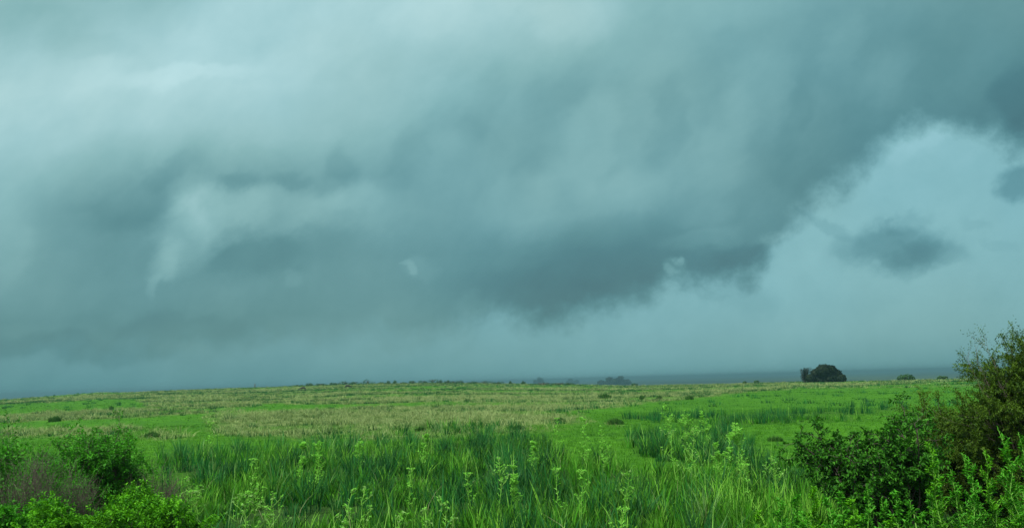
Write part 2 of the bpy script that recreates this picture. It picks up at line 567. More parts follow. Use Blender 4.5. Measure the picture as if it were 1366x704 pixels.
M_post = bark_mat('post_wood', (0.04, 0.035, 0.03), (0.09, 0.08, 0.07))
M_hide = bark_mat('cow_hide', (0.008, 0.007, 0.007), (0.02, 0.017, 0.015), 6)


# ------------------------------------------------------------------ object helpers
def set_props(o, label=None, cat=None, group=None, kind=None):
    if label: o['label'] = label
    if cat: o['category'] = cat
    if group: o['group'] = group
    if kind: o['kind'] = kind
    return o


def empty(name, loc, label, cat, group=None):
    o = bpy.data.objects.new(name, None)
    o.empty_display_size = 0.3
    o.location = loc
    C.objects.link(o)
    return set_props(o, label, cat, group)


def mesh_from(name, verts, faces_sizes, loops, mat, attrs=None, parent=None, smooth=False):
    """verts (n,3); faces_sizes (m,), loops flat indices"""
    me = bpy.data.meshes.new(name)
    n = len(verts)
    me.vertices.add(n)
    me.vertices.foreach_set('co', np.ascontiguousarray(verts, dtype=np.float32).ravel())
    me.loops.add(len(loops))
    me.loops.foreach_set('vertex_index', np.ascontiguousarray(loops, dtype=np.int32))
    me.polygons.add(len(faces_sizes))
    starts = np.concatenate([[0], np.cumsum(faces_sizes)[:-1]]).astype(np.int32)
    me.polygons.foreach_set('loop_start', starts)
    me.polygons.foreach_set('loop_total', np.asarray(faces_sizes, dtype=np.int32))
    if smooth:
        me.polygons.foreach_set('use_smooth', np.ones(len(faces_sizes), dtype=bool))
    for k, v in (attrs or {}).items():
        a = me.attributes.new(k, 'FLOAT', 'POINT')
        a.data.foreach_set('value', np.ascontiguousarray(v, dtype=np.float32))
    me.update(calc_edges=True)
    me.materials.append(mat)
    o = bpy.data.objects.new(name, me)
    C.objects.link(o)
    if parent is not None:
        o.parent = parent
    return o


def blades(base, h, w, lean_dir, lean, tone, seg=3, face=None, zbend=0.25):
    """grass blades: base (n,3); arrays h,w,lean_dir,lean(fraction of h),tone -> verts,sizes,loops,attrs"""
    n = len(base)
    if face is None:
        face = rng.uniform(0, math.pi, n)
    ts = np.linspace(0, 1, seg + 1)
    prof = np.array([0.75, 1.0, 0.7, 0.0]) if seg == 3 else (np.array([1.0, 0.75, 0.0]) if seg == 2 else np.array([1.0, 0.0]))
    V = []; A = []
    fx, fy = np.cos(face), np.sin(face)
    for i, t in enumerate(ts):
        cx = base[:, 0] + np.cos(lean_dir) * lean * h * t ** 1.8
        cy = base[:, 1] + np.sin(lean_dir) * lean * h * t ** 1.8
        cz = base[:, 2] + h * t * (1 - zbend * lean * t)
        c = np.stack([cx, cy, cz], 1)
        if i < seg:
            off = np.stack([fx, fy, np.zeros(n)], 1) * (w * prof[i] * 0.5)[:, None]
            V += [c - off, c + off]; A += [t, t]
        else:
            V += [c]; A += [t]
    k = len(V)
    verts = np.stack(V, 1).reshape(-1, 3)
    idx = np.arange(n)[:, None] * k
    loops = []; sizes = []
    quads = []
    for i in range(seg - 1):
        quads.append([2 * i, 2 * i + 1, 2 * i + 3, 2 * i + 2])
    tri = [2 * (seg - 1), 2 * (seg - 1) + 1, 2 * seg]
    pat = sum(quads, []) + tri
    loops = (idx + np.array(pat)[None, :]).ravel()
    sizes = np.tile([4] * (seg - 1) + [3], n)
    return verts, sizes, loops, {'tone': np.repeat(tone, k), 'along': np.tile(A, n)}


def scatter(dmin, dmax, n, power=1.0, azlim=0.72):
    """random ground points in the wedge before the camera, more of them close by when power < 2"""
    u = rng.random(n)
    d = (dmin ** power + u * (dmax ** power - dmin ** power)) ** (1 / power)
    az = rng.uniform(-azlim, azlim, n)
    x, y = d * np.sin(az), d * np.cos(az)
    return x, y, d


def tufts(x, y, d, nb, spread, hmean, hvar, w, lean, tone_c, tone_v, seg, wgrow=0.0, hmul=None):
    """nb blades round each tuft centre"""
    n = len(x)
    X = np.repeat(x, nb); Y = np.repeat(y, nb); D = np.repeat(d, nb)
    sp = np.repeat(rng.uniform(0.6, 1.3, n) * spread, nb)
    r = sp * np.sqrt(rng.random(n * nb)); a = rng.uniform(0, 2 * math.pi, n * nb)
    bx = X + r * np.cos(a); by = Y + r * np.sin(a)
    base = np.stack([bx, by, ground_z(bx, by) - 0.02], 1)
    th = np.repeat(rng.normal(1, hvar, n).clip(0.45, 1.6), nb)
    if hmul is not None:
        th = th * np.repeat(hmul, nb)
    h = hmean * th * rng.uniform(0.55, 1.1, n * nb) * (1 - 0.3 * (r / np.maximum(sp, 1e-3)) ** 2)
    tone_c = tone_c + 0.4 * fbm(x, y, 9.0, 77, 4) + 0.35 * fbm(x, y, 1.9, 78, 2) * (np.mean(d) < 60)
    tone = np.clip(np.repeat(rng.normal(tone_c, tone_v, n), nb) + rng.normal(0, 0.2, n * nb), 0, 1)
    ww = w * rng.uniform(0.7, 1.3, n * nb) * (1 + wgrow * D)
    ld = a + rng.normal(0, 0.7, n * nb)
    ln = np.clip(lean * (0.3 + r / np.maximum(sp, 1e-3)) * rng.uniform(0.4, 1.4, n * nb), 0, 1.2)
    return blades(base, h, ww, ld, ln, tone, seg)


# ------------------------------------------------------------------ ground
def build_ground():
    az_in = np.radians(np.arange(-48, 48.01, 0.3))
    az_out = np.radians(np.arange(52, 308.01, 4.0))
    az = np.concatenate([az_in, az_out])
    rr = np.concatenate([np.linspace(0.5, 9, 8), np.geomspace(10, 420, 330), np.geomspace(440, 9000, 40)])
    A, Rr = np.meshgrid(az, rr)
    x = Rr * np.sin(A); y = Rr * np.cos(A)
    z = ground_z(x, y)
    T, RR, Mx = fields(x, y, z)
    nr, na = x.shape
    verts = np.stack([x.ravel(), y.ravel(), z.ravel()], 1)
    i = np.arange(nr - 1)[:, None] * na; j = np.arange(na)[None, :]; j2 = (j + 1) % na
    q = np.stack([i + j, i + j2, i + na + j2, i + na + j], -1).reshape(-1, 4)
    q = q[:, ::-1]
    verts = np.vstack([verts, [[0, 0, float(z[0].mean())]]])
    c = len(verts) - 1
    tri = np.stack([np.full(na, c), (np.arange(na) + 1) % na, np.arange(na)], 1)
    loops = np.concatenate([q.ravel(), tri.ravel()])
    sizes = np.concatenate([np.full(len(q), 4), np.full(na, 3)])
    m, N = new_mat('field_ground')
    at_d = N.n('ShaderNodeAttribute', attribute_name='dry')
    at_t = N.n('ShaderNodeAttribute', attribute_name='lush')
    tcn = N.n('ShaderNodeTexCoord')
    P = tcn.outputs['Object']
    n1 = N.noise(P, 0.09, 5, 0.6)
    n2 = N.noise(P, 1.3, 6, 0.65)
    n3 = N.noise(P, 9.0, 4, 0.7)
    def ramp2(src, a, b, ca, cb):
        r = N.n('ShaderNodeValToRGB')
        r.color_ramp.elements[0].position = a; r.color_ramp.elements[0].color = (*ca, 1)
        r.color_ramp.elements[1].position = b; r.color_ramp.elements[1].color = (*cb, 1)
        N.l(src, r.inputs[0]); return r.outputs[0]
    green = N.mix(N.math('MULTIPLY', n1.outputs['Fac'], 1.0), (*G_SHORT1, 1), (*G_SHORT2, 1))
    green = N.mix(0.75, green, ramp2(n2.outputs['Fac'], .34, .68, (0.35, 0.45, 0.5), (1.4, 1.2, 1.1)), 'MULTIPLY')
    dryc = ramp2(n2.outputs['Fac'], .35, .7, (0.025, 0.075, 0.010), (0.15, 0.19, 0.06))
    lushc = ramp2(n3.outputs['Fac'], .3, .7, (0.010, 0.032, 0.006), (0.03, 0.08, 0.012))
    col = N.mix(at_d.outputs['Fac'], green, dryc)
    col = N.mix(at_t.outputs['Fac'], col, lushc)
    f3 = ramp2(n3.outputs['Fac'], .3, .75, (0.7, 0.7, 0.7), (1.2, 1.2, 1.2))
    col = N.mix(0.7, col, f3, 'MULTIPLY')
    far = N.n('ShaderNodeAttribute', attribute_name='plain')
    nP = N.noise(P, 0.0016, 6, 0.65)
    col = N.mix(far.outputs['Fac'], col, ramp2(nP.outputs['Fac'], .42, .62, (0.010, 0.022, 0.016), (0.045, 0.075, 0.035)))
    p = N.n('ShaderNodeBsdfPrincipled')
    p.inputs['Roughness'].default_value = 0.95
    p.inputs['Specular IOR Level'].default_value = 0.1
    N.l(col, p.inputs['Base Color'])
    bump = N.n('ShaderNodeBump')
    bump.inputs['Strength'].default_value = 0.7
    bump.inputs['Distance'].default_value = 0.12
    N.l(N.math('ADD', n2.outputs['Fac'], N.math('MULTIPLY', n3.outputs['Fac'], .5)), bump.inputs['Height'])
    N.l(bump.outputs[0], p.inputs['Normal'])
    o = N.n('ShaderNodeOutputMaterial')
    N.l(p.outputs[0], o.inputs['Surface'])
    d = np.hypot(x, y)
    f = lambda a: np.concatenate([np.broadcast_to(a, x.shape).ravel(), [0]])
    plain = np.clip((d - 420) / 200, 0, 1)
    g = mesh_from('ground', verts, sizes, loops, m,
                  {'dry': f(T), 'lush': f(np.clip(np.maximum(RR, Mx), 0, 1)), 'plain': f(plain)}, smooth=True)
    set_props(g, kind='structure')
    return g


build_ground()


# ------------------------------------------------------------------ grass
def stuff(name, parts, mat, label, cat='grass'):
    off = 0; V = []; S = []; Lp = []; T = []; A = []
    for (v, s, l, a) in parts:
        V.append(v); S.append(s); Lp.append(l + off); T.append(a['tone']); A.append(a['along']); off += len(v)
    o = mesh_from(name, np.vstack(V), np.concatenate(S), np.concatenate(Lp), mat,
                  {'tone': np.concatenate(T), 'along': np.concatenate(A)})
    set_props(o, label, cat, kind='stuff')
    return o


def keep(x, y, d, prob):
    k = rng.random(len(x)) < prob
    return x[k], y[k], d[k]


# short green turf
parts = []
x, y, d = scatter(9, 60, 60000, 1.1)
T, RR, Mx = fields(x, y, ground_z(x, y))
x, y, d = keep(x, y, d, np.clip(1.1 - T - RR - 0.6 * Mx, 0.05, 1))
parts.append(tufts(x, y, d, 5, 0.12, 0.13, 0.4, 0.008, 0.7, 0.5, 0.3, 2, 0.02))
x, y, d = scatter(55, 260, 70000, 1.2)
T, RR, Mx = fields(x, y, ground_z(x, y))
x, y, d = keep(x, y, d, np.clip(1.0 - T - RR, 0.05, 1) * 0.7)
parts.append(tufts(x, y, d, 4, 0.3, 0.15, 0.5, 0.02, 0.8, 0.45, 0.4, 1, 0.02))
stuff('short_grass', parts, M_short, 'short bright green pasture grass covering the open parts of the field')

# tall green grass of the foreground
parts = []
x, y, d = scatter(8.5, 48, 30000, 1.25)
T, RR, Mx = fields(x, y, ground_z(x, y))
cl = fbm(x, y, 2.2, 61, 3)
x, y, d = keep(x, y, d, np.clip(np.maximum(Mx, .8 * RR) * (0.6 + 1.8 * cl), 0.0, 1))
hm = 0.75 + 0.45 * fbm(x, y, 5, 62, 2) - 0.2 * (d < 12)
parts.append(tufts(x, y, d, 11, 0.10, 0.56, 0.42, 0.017, 0.42, 0.5, 0.42, 3, 0.012, hmul=hm))
stuff('tall_grass', parts, M_tall, 'tall loose green grass filling the foreground of the field')

# blue green reeds and rushes in clumps
parts = []
x, y, d = scatter(9, 100, 20000, 1.2)
T, RR, Mx = fields(x, y, ground_z(x, y))
cl = fbm(x, y, 2.0, 71, 3)
x, y, d = keep(x, y, d, np.clip(np.maximum(RR, .35 * Mx) * (0.6 + 2.6 * cl), 0, 1))
kn = d < 42
parts.append(tufts(x[kn], y[kn], d[kn], 26, 0.17, 0.72, 0.35, 0.016, 0.42, 0.4, 0.36, 3, 0.012))
parts.append(tufts(x[~kn], y[~kn], d[~kn], 22, 0.30, 0.68, 0.25, 0.016, 0.36, 0.4, 0.18, 2, 0.012))
stuff('reeds', parts, M_reed, 'blue green reed clumps standing among the foreground grass')

# dry tussocks in bands
parts = []
x, y, d = scatter(34, 120, 26000, 1.5)
T, RR, Mx = fields(x, y, ground_z(x, y))
x, y, d = keep(x, y, d, np.clip(T * (0.8 + 0.8 * fbm(x, y, 3, 81, 2)), 0, 1))
parts.append(tufts(x, y, d, 18, 0.32, 0.40, 0.35, 0.014, 1.0, 0.5, 0.34, 2, 0.012))
x, y, d = scatter(115, 330, 60000, 1.5)
T, RR, Mx = fields(x, y, ground_z(x, y))
x, y, d = keep(x, y, d, np.clip(T * (0.7 + 1.2 * fbm(x * .6, y, 7, 82, 3)), 0, 1))
parts.append(tufts(x, y, d, 10, 0.45, 0.48, 0.35, 0.03, 0.9, 0.5, 0.34, 1, 0.012))
stuff('dry_grass', parts, M_dry, 'dry tan tussock grass in bands across the field and its rise')

# darker green tussocks sprinkled over the far half, plus dark rows imitating shade under the dry bands
parts = []
x, y, d = scatter(60, 310, 5200, 1.6)
T, RR, Mx = fields(x, y, ground_z(x, y))
x, y, d = keep(x, y, d, np.clip(0.25 + 0.9 * fbm(x * .5, y, 12, 91, 3) + 0.25 * T, 0, 1) * 0.55)
parts.append(tufts(x, y, d, 26, 0.5, 0.55, 0.3, 0.03, 0.6, 0.35, 0.25, 1, 0.010))
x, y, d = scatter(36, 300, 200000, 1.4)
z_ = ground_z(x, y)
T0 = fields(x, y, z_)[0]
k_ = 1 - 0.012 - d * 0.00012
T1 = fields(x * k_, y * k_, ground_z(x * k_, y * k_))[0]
kk = (T0 > .45) & (T1 < .45) & (rng.random(len(x)) < .5)  # dark blades along the dry bands' near edge, put in as their shadow line
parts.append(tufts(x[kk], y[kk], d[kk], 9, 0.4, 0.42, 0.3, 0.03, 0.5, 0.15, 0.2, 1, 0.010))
stuff('rush_and_shade_tussocks', parts, M_reed, 'dark green rush tussocks sprinkled over the far half of the field, with dark rows added as shade under the dry bands')

# bent dead stalks
n = 1100
x, y, d = scatter(10, 45, n, 1.4)
T, RR, Mx = fields(x, y, ground_z(x, y))
x, y, d = keep(x, y, d, np.clip(Mx + RR, 0, 1))
n = len(x)
base = np.stack([x, y, ground_z(x, y)], 1)
parts = [blades(base, rng.uniform(.3, .75, n), rng.uniform(.008, .014, n), rng.uniform(0, 6.28, n), rng.uniform(.1, 1.1, n), rng.random(n), 3)]
stuff('dead_stalks', parts, M_straw, 'pale dead stalks bent among the foreground grass')
x, y, d = scatter(10, 60, 3600, 1.3)
T, RR, Mx = fields(x, y, ground_z(x, y))
x, y, d = keep(x, y, d, np.clip(np.maximum(Mx, RR) * (0.45 + 1.2 * fbm(x, y, 4, 95, 2)), 0, 1))
n = len(x)
base = np.stack([x, y, ground_z(x, y)], 1)
parts = [blades(base, rng.uniform(.5, .95, n), rng.uniform(.008, .016, n) * (1 + .01 * d), rng.uniform(0, 6.28, n), rng.uniform(.02, .22, n), rng.random(n), 3)]
stuff('bright_stalks', parts, M_stemg, 'thin bright green upright stalks among the foreground grass')


# ------------------------------------------------------------------ branching plants
class Plant:
    def __init__(self, seed):
        self.r = random.Random(seed)
        self.tv = []; self.tl = []; self.ts = []       # tubes
        self.lp = []; self.ld = []; self.ll = []; self.lw = []; self.lt = []

    def tube(self, pts, r0, r1, sides=4):
        base = len(self.tv)
        n = len(pts)
        for i, p in enumerate(pts):
            d = (pts[min(i + 1, n - 1)] - pts[max(i - 1, 0)])
            if d.length < 1e-6: d = Vector((0, 0, 1))
            d.normalize()
            a = d.orthogonal().normalized(); b = d.cross(a)
            rad = r0 + (r1 - r0) * i / (n - 1)
            for k in range(sides):
                an = 2 * math.pi * k / sides
                self.tv.append(p + a * (rad * math.cos(an)) + b * (rad * math.sin(an)))
        for i in range(n - 1):
            for k in range(sides):
                k2 = (k + 1) % sides
                self.tl += [base + i * sides + k, base + i * sides + k2, base + (i + 1) * sides + k2, base + (i + 1) * sides + k]
                self.ts.append(4)

    def curve(self, p0, p1, n=6, wob=0.08, sag=0.0):
        L_ = (p1 - p0).length
        pts = []
        w1 = Vector((self.r.uniform(-1, 1), self.r.uniform(-1, 1), self.r.uniform(-.4, .6))) * wob * L_
        for i in range(n + 1):
            t = i / n
            q = p0.lerp(p1, t) + w1 * math.sin(math.pi * t) + Vector((0, 0, sag * L_ * math.sin(math.pi * t)))
            if 0 < i < n:
                q = q + Vector((self.r.gauss(0, 1), self.r.gauss(0, 1), self.r.gauss(0, 1))) * 0.012 * L_
            pts.append(q)
        return pts

    def leaf(self, p, d, l, w, tone):
        self.lp.append(p); self.ld.append(d); self.ll.append(l); self.lw.append(w); self.lt.append(tone)

    def grow(self, p, d, length, rad, level, prm):
        r = self.r
        n = 4
        pts = [p.copy()]
        dd = d.normalized()
        for i in range(n):
            dd = (dd + Vector((r.gauss(0, 1), r.gauss(0, 1), r.gauss(0, 1))) * prm['wiggle'] + Vector((0, 0, prm['up']))).normalized()
            pts.append(pts[-1] + dd * length / n)
        if rad > prm.get('minrad', 0.0015):
            self.tube(pts, rad, rad * 0.45, 3 if level > 0 else 4)
        if level >= prm['levels']:
            tb = min(1, max(0, r.gauss(prm.get('tone', .5), .2)))
            k = prm['leaves']
            for i in range(k):
                t = (i + r.random()) / k
                q = pts[0].lerp(pts[-1], t) if n < 2 else pts[min(int(t * n), n - 1)].lerp(pts[min(int(t * n) + 1, n)], t * n - int(t * n))
                a = r.uniform(0, 6.283)
                side = dd.orthogonal().normalized()
                side = Matrix.Rotation(a, 3, dd) @ side
                ldv = (dd * prm.get('fwd', .5) + side + Vector((0, 0, prm.get('leafup', .1)))).normalized()
                self.leaf(q + side * 0.004, ldv, prm['ll'] * r.uniform(.6, 1.2), prm['lw'] * r.uniform(.7, 1.2), min(1, max(0, tb + r.gauss(0, .18))))
            return
        m = prm['kids'][min(level, len(prm['kids']) - 1)]
        for i in range(m):
            t = r.uniform(0.25, 1.0) if i else 1.0
            q = pts[min(int(t * n), n - 1)].lerp(pts[min(int(t * n) + 1, n)], t * n - int(t * n)) if t < 1 else pts[-1]
            side = Matrix.Rotation(r.uniform(0, 6.283), 3, dd) @ dd.orthogonal().normalized()
            ang = r.uniform(*prm['angle'])
            nd = (dd * math.cos(ang) + side * math.sin(ang)).normalized()
            self.grow(q, nd, length * r.uniform(*prm['ratio']), rad * 0.55, level + 1, prm)

    def build_stems(self, name, mat, parent, origin):
        if not self.tv:
            return None
        v = np.array([(p.x, p.y, p.z) for p in self.tv]) - np.array(origin)
        rr_ = np.random.default_rng(len(v)).random(len(v))
        return mesh_from(name, v, self.ts, self.tl, mat, {'tone': rr_ * .3 + .3, 'along': rr_}, parent, smooth=True)

    def build_leaves(self, name, mat, parent, origin, fold=0.25, droop=0.25):
        n = len(self.lp)
        if not n:
            return None
        lr = np.random.default_rng(n + 5)
        p = np.array([(a.x, a.y, a.z) for a in self.lp]) - np.array(origin)
        d = np.array([(a.x, a.y, a.z) for a in self.ld])
        l = np.array(self.ll)[:, None]; w = np.array(self.lw)[:, None]
        upv = np.tile([0, 0, 1.0], (n, 1)) + lr.normal(0, .55, (n, 3))
        s = np.cross(d, upv); s /= np.linalg.norm(s, axis=1)[:, None] + 1e-9
        nn = np.cross(s, d)
        c1 = p + d * l * .3; c2 = p + d * l * .68 - nn * l * droop * .25
        tip = p + d * l - nn * l * droop
        fz = nn * w * fold
        V = np.stack([p, c1 - s * w * .5 + fz, c2 - s * w * .38 + fz, tip, c2 + s * w * .38 + fz, c1 + s * w * .5 + fz], 1).reshape(-1, 3)
        idx = np.arange(n)[:, None] * 6
        loops = (idx + np.array([0, 1, 2, 3, 0, 3, 4, 5])[None, :]).ravel()
        return mesh_from(name, V, np.tile([4, 4], n), loops, mat,
                         {'tone': np.repeat(self.lt, 6), 'along': np.tile([0, .3, .7, 1, .7, .3], n)}, parent)


def V3(a):
    return Vector((float(a[0]), float(a[1]), float(a[2])))


def shrub(name, seed, base_px, d, targets, prm, leafmat, stemmat, label, cat='shrub', group=None, rad=0.03,
          depth=0.5, extra=3, sub_len=0.5, sub_n=7, stem_name='branches', leaf_name='foliage', wob=0.10):
    P = Plant(seed)
    r = P.r
    b = at(base_px, 700, d)
    bz = gz(b[0], b[1])
    base = Vector((b[0], b[1], bz))
    dirf = Vector((b[0], b[1], 0)).normalized()
    tg = []
    for (px, py) in targets:
        tg.append((px, py, r.uniform(-depth, depth)))
        for k in range(extra - 1):
            tg.append((px + r.gauss(0, 9), py + abs(r.gauss(0, 16)), r.uniform(-depth, depth)))
    for (px, py, dz) in tg:
        e = V3(at(px, py, d + dz))
        st_ = base + Vector((r.gauss(0, .08), r.gauss(0, .08), -0.05))
        L_ = (e - st_).length
        e = e - (e - st_).normalized() * min(sub_len * prm.get('pull', 1.25), L_ * .55)
        pts = P.curve(st_, e, 8, wob)
        P.tube(pts, rad * r.uniform(.6, 1.1), rad * 0.22, 5)
        for k in range(sub_n):
            t = 1.0 if k == 0 else r.uniform(prm.get('t0', .35), 1.0)
            f = t * 8; i = min(int(f), 7)
            q = pts[i].lerp(pts[i + 1], f - i)
            dd = (pts[i + 1] - pts[i]).normalized()
            side = Matrix.Rotation(r.uniform(0, 6.283), 3, dd) @ dd.orthogonal().normalized()
            a = r.uniform(*prm['angle']) if k else 0.1
            nd = dd * math.cos(a) + side * math.sin(a)
            P.grow(q, nd, sub_len * r.uniform(.6, 1.15), min(.01, rad * .3), 0, prm)
    root = empty(name, base, label, cat, group)
    P.build_stems(stem_name, stemmat, root, base)
    P.build_leaves(leaf_name, leafmat, root, base)
    return root


BUSHP = dict(levels=2, kids=[4, 4], angle=(.4, 1.0), ratio=(.5, .75), leaves=11, ll=.055, lw=.024, wiggle=.16, up=.05)
TWIGP = dict(levels=2, kids=[4, 3], angle=(.25, .7), ratio=(.55, .85), leaves=1, ll=.025, lw=.010, wiggle=.13, up=.09, t0=.2)
FINEP = dict(pull=1.4, levels=2, kids=[5, 6], angle=(.4, 1.0), ratio=(.5, .8), leaves=34, ll=.036, lw=.013, wiggle=.15, up=.03, minrad=.0042)

shrub('leafy_shrub', 1, 128, 15.5, [(72, 604), (92, 588), (112, 582), (135, 577), (150, 581), (168, 592), (182, 612), (64, 628), (100, 612),
      (140, 606), (165, 625), (120, 632), (186, 640)], BUSHP, M_midleaf, M_twig,
      'rounded mid green leafy shrub rising above the bare twigs at the left', rad=.028, depth=.7, extra=2, sub_len=.42)
shrub('leafy_shrub', 2, -6, 14.5, [(-30, 588), (-8, 584), (10, 592), (22, 606), (28, 628), (0, 622), (-40, 620), (16, 650)], BUSHP, M_midleaf,
      M_twig, 'mid green leafy shrub cut by the left edge of the photo', rad=.026, depth=.6, extra=2, sub_len=.40)
for i, (bx, dd_, tg, lab) in enumerate([
        (40, 12.9, [(20, 606), (34, 598), (48, 596), (60, 606), (72, 622), (12, 630), (28, 640), (50, 640), (64, 650)], 'bare brown twiggy shrub between the two leafy shrubs at far left'),
        (98, 13.6, [(74, 644), (86, 632), (98, 626), (112, 628), (122, 640), (96, 650)], 'bare dark twiggy shrub in front of the rounded leafy shrub'),
        (205, 14.6, [(188, 630), (200, 620), (212, 616), (222, 628), (234, 642)], 'bare reddish brown twiggy shrub right of the rounded leafy shrub')]):
    shrub('bare_shrub', 20 + i, bx, dd_, tg, TWIGP, M_midleaf, M_twig, lab, group='bare twiggy shrubs at the left', rad=.014, depth=.5, extra=5, sub_len=.40, sub_n=9, stem_name='twigs')
BRP = dict(BUSHP, leaves=12, ll=.045, lw=.022, up=.12, tone=.5)
for i, (bx, dd_, tg, lab) in enumerate([
        (75, 11.6, [(48, 694), (60, 684), (74, 676), (88, 674), (100, 684), (110, 694)], 'bright yellow green leafy bush in the bottom left corner, leftmost of three'),
        (150, 11.8, [(120, 698), (134, 686), (150, 680), (166, 684), (178, 680), (190, 690)], 'bright green leafy bush at the bottom left, middle of three'),
        (232, 11.7, [(204, 694), (214, 682), (230, 678), (246, 682), (258, 692), (270, 700)], 'bright green leafy bush at the bottom left, rightmost of three'),
        (183, 13.4, [(176, 664), (184, 654), (194, 660), (190, 670)], 'small bright leafy sprig bush standing behind the three bottom left bushes'),
        (8, 12.2, [(-14, 690), (2, 682), (16, 686), (24, 694)], 'dull green leafy bush in the very bottom left corner')]):
    shrub('leafy_bush', 40 + i, bx, dd_, tg, BRP if i < 4 else BUSHP, M_brightleaf if i < 4 else M_midleaf, M_twig, lab,
          group='leafy bushes at the bottom left', rad=.012, depth=.45, extra=3, sub_len=.27, sub_n=7)

# right hand side
DKP = dict(levels=2, kids=[4, 4], angle=(.5, 1.15), ratio=(.5, .75), leaves=10, ll=.058, lw=.028, wiggle=.2, up=-.02, leafup=-.1, t0=.55)
shrub('broadleaf_shrub', 61, 1185, 12.5, [(1080, 566), (1092, 585), (1112, 572), (1128, 590), (1150, 578), (1172, 560), (1196, 546), (1216, 548), (1232, 560),
      (1160, 606), (1190, 590), (1226, 590), (1112, 612), (1140, 628), (1180, 630), (1215, 622), (1246, 600)],
      DKP, M_darkleaf, M_bark, 'dark glossy broadleaf shrub with open branches at the lower right', rad=.030, depth=.7, extra=2, sub_len=.30, sub_n=5)
shrub('thorn_tree', 62, 1420, 13.5, [(1364, 458), (1344, 468), (1356, 474), (1326, 482), (1366, 484), (1384, 458), (1376, 468), (1350, 480), (1330, 492), (1312, 500), (1300, 520), (1288, 545), (1345, 500), (1370, 490),
      (1405, 452), (1430, 460), (1460, 480), (1340, 530), (1370, 540), (1310, 560), (1400, 500), (1450, 520), (1290, 580), (1330, 590), (1390, 580)],
      FINEP, M_olive, M_bark, 'tall feathery olive brown thorn tree at the right edge', 'tree', rad=.045, depth=1.1, extra=2, sub_len=.55, sub_n=6,
      stem_name='branches', leaf_name='crown')
shrub('thorn_sapling', 63, 1300, 14.5, [(1262, 545), (1246, 580), (1280, 530), (1254, 528), (1242, 552), (1238, 610), (1300, 580), (1250, 630), (1290, 620), (1320, 600)],
      dict(FINEP, leaves=18), M_olive, M_bark, 'lower feathery dark bush left of the tall thorn tree', rad=.03, depth=.8, extra=2, sub_len=.45, sub_n=6)
# bare twigs reaching out of the thorn tree
shrub('bare_branch_shrub', 64, 1400, 13.0, [(1284, 466), (1296, 458), (1318, 452), (1340, 445), (1306, 476)],
      dict(TWIGP, leaves=5, ll=.03, lw=.008), M_olive, M_twig, 'thin bare branches reaching left out of the thorn tree', rad=.011, depth=.3, extra=1, sub_len=.30, sub_n=6,
      stem_name='twigs', wob=.05)


def leafy_weed(seed, px, py, d, mat, label, group, ll=.085, lw=.02, name='leafy_weed'):
    """upright herb: a straight stem, side shoots and narrow leaves all the way up"""
    P = Plant(seed); r = P.r
    top = V3(at(px, py, d))
    bz = gz(top.x, top.y)
    base = Vector((top.x + r.gauss(0, .06), top.y + r.gauss(0, .06), bz))
    H = top.z - bz
    pts = P.curve(base, top, 8, .03)
    P.tube(pts, .009, .003, 4)
    nl = int(H * 62)
    for k in range(nl):
        t = .18 + .82 * (k + r.random()) / nl
        f = t * 8; i = min(int(f), 7)
        q = pts[i].lerp(pts[i + 1], min(1, f - i))
        a = k * 2.4 + r.gauss(0, .4)
        dv = Vector((math.cos(a), math.sin(a), .55 + .9 * t)).normalized()
        sc = (1.15 - .75 * t)
        P.leaf(q, dv, ll * sc * r.uniform(.8, 1.2), lw * sc * r.uniform(.8, 1.2), min(1, max(0, r.gauss(.35 + .4 * t, .15))))
        if k % 3 == 0 and t < .95:
            sp = q + dv * (.20 * (1.1 - t) + .03)
            P.tube([q, sp], .004, .002, 3)
            for j in range(9):
                dv2 = (dv + Vector((r.gauss(0, .8), r.gauss(0, .8), r.gauss(.2, .5)))).normalized()
                P.leaf(q.lerp(sp, (j + 1) / 9), dv2, ll * .7 * r.uniform(.6, 1), lw * .8, min(1, max(0, r.gauss(.45 + .3 * t, .15))))
    root = empty(name, base, label, 'weed', group)
    P.build_stems('stem', M_stemg, root, base)
    P.build_leaves('foliage', mat, root, base, droop=.35)
    return root


ORD = ['first', 'second', 'third', 'fourth', 'fifth', 'sixth', 'seventh', 'eighth', 'ninth', 'tenth', 'eleventh', 'twelfth', 'thirteenth',
       'fourteenth', 'fifteenth', 'sixteenth', 'seventeenth', 'eighteenth', 'nineteenth', 'twentieth', 'twenty-first', 'twenty-second',
       'twenty-third', 'twenty-fourth', 'twenty-fifth', 'twenty-sixth']
UPW = sorted([(1238, 590), (1252, 612), (1268, 626), (1284, 604), (1298, 618), (1312, 600), (1330, 568), (1344, 590), (1358, 576), (1372, 600),
              (1320, 640), (1350, 640), (1276, 655), (1304, 660), (1242, 655), (1386, 570), (1338, 625), (1364, 655)])
for i, (px, py) in enumerate(UPW):
    leafy_weed(100 + i, px, py, R.uniform(10.2, 11.8), M_midleaf if i % 4 else M_brightleaf,
               '%s upright leafy weed from the left in the stand at lower right' % ORD[i], 'upright leafy weeds at the lower right')
LOWW = sorted([(1040, 668), (1062, 660), (1084, 650), (1100, 664), (1120, 656), (1138, 668), (1156, 650), (1176, 664), (1196, 655), (1214, 668),
               (1070, 684), (1108, 686), (1150, 688), (1190, 690), (1228, 684), (1012, 684)])
for i, (px, py) in enumerate(LOWW):
    leafy_weed(140 + i, px, py, R.uniform(10.6, 12.2), M_midleaf if i % 4 else M_brightleaf,
               '%s low leafy weed from the left along the bottom right edge' % ORD[i], 'low leafy weeds along the bottom right edge', ll=.095, lw=.032)


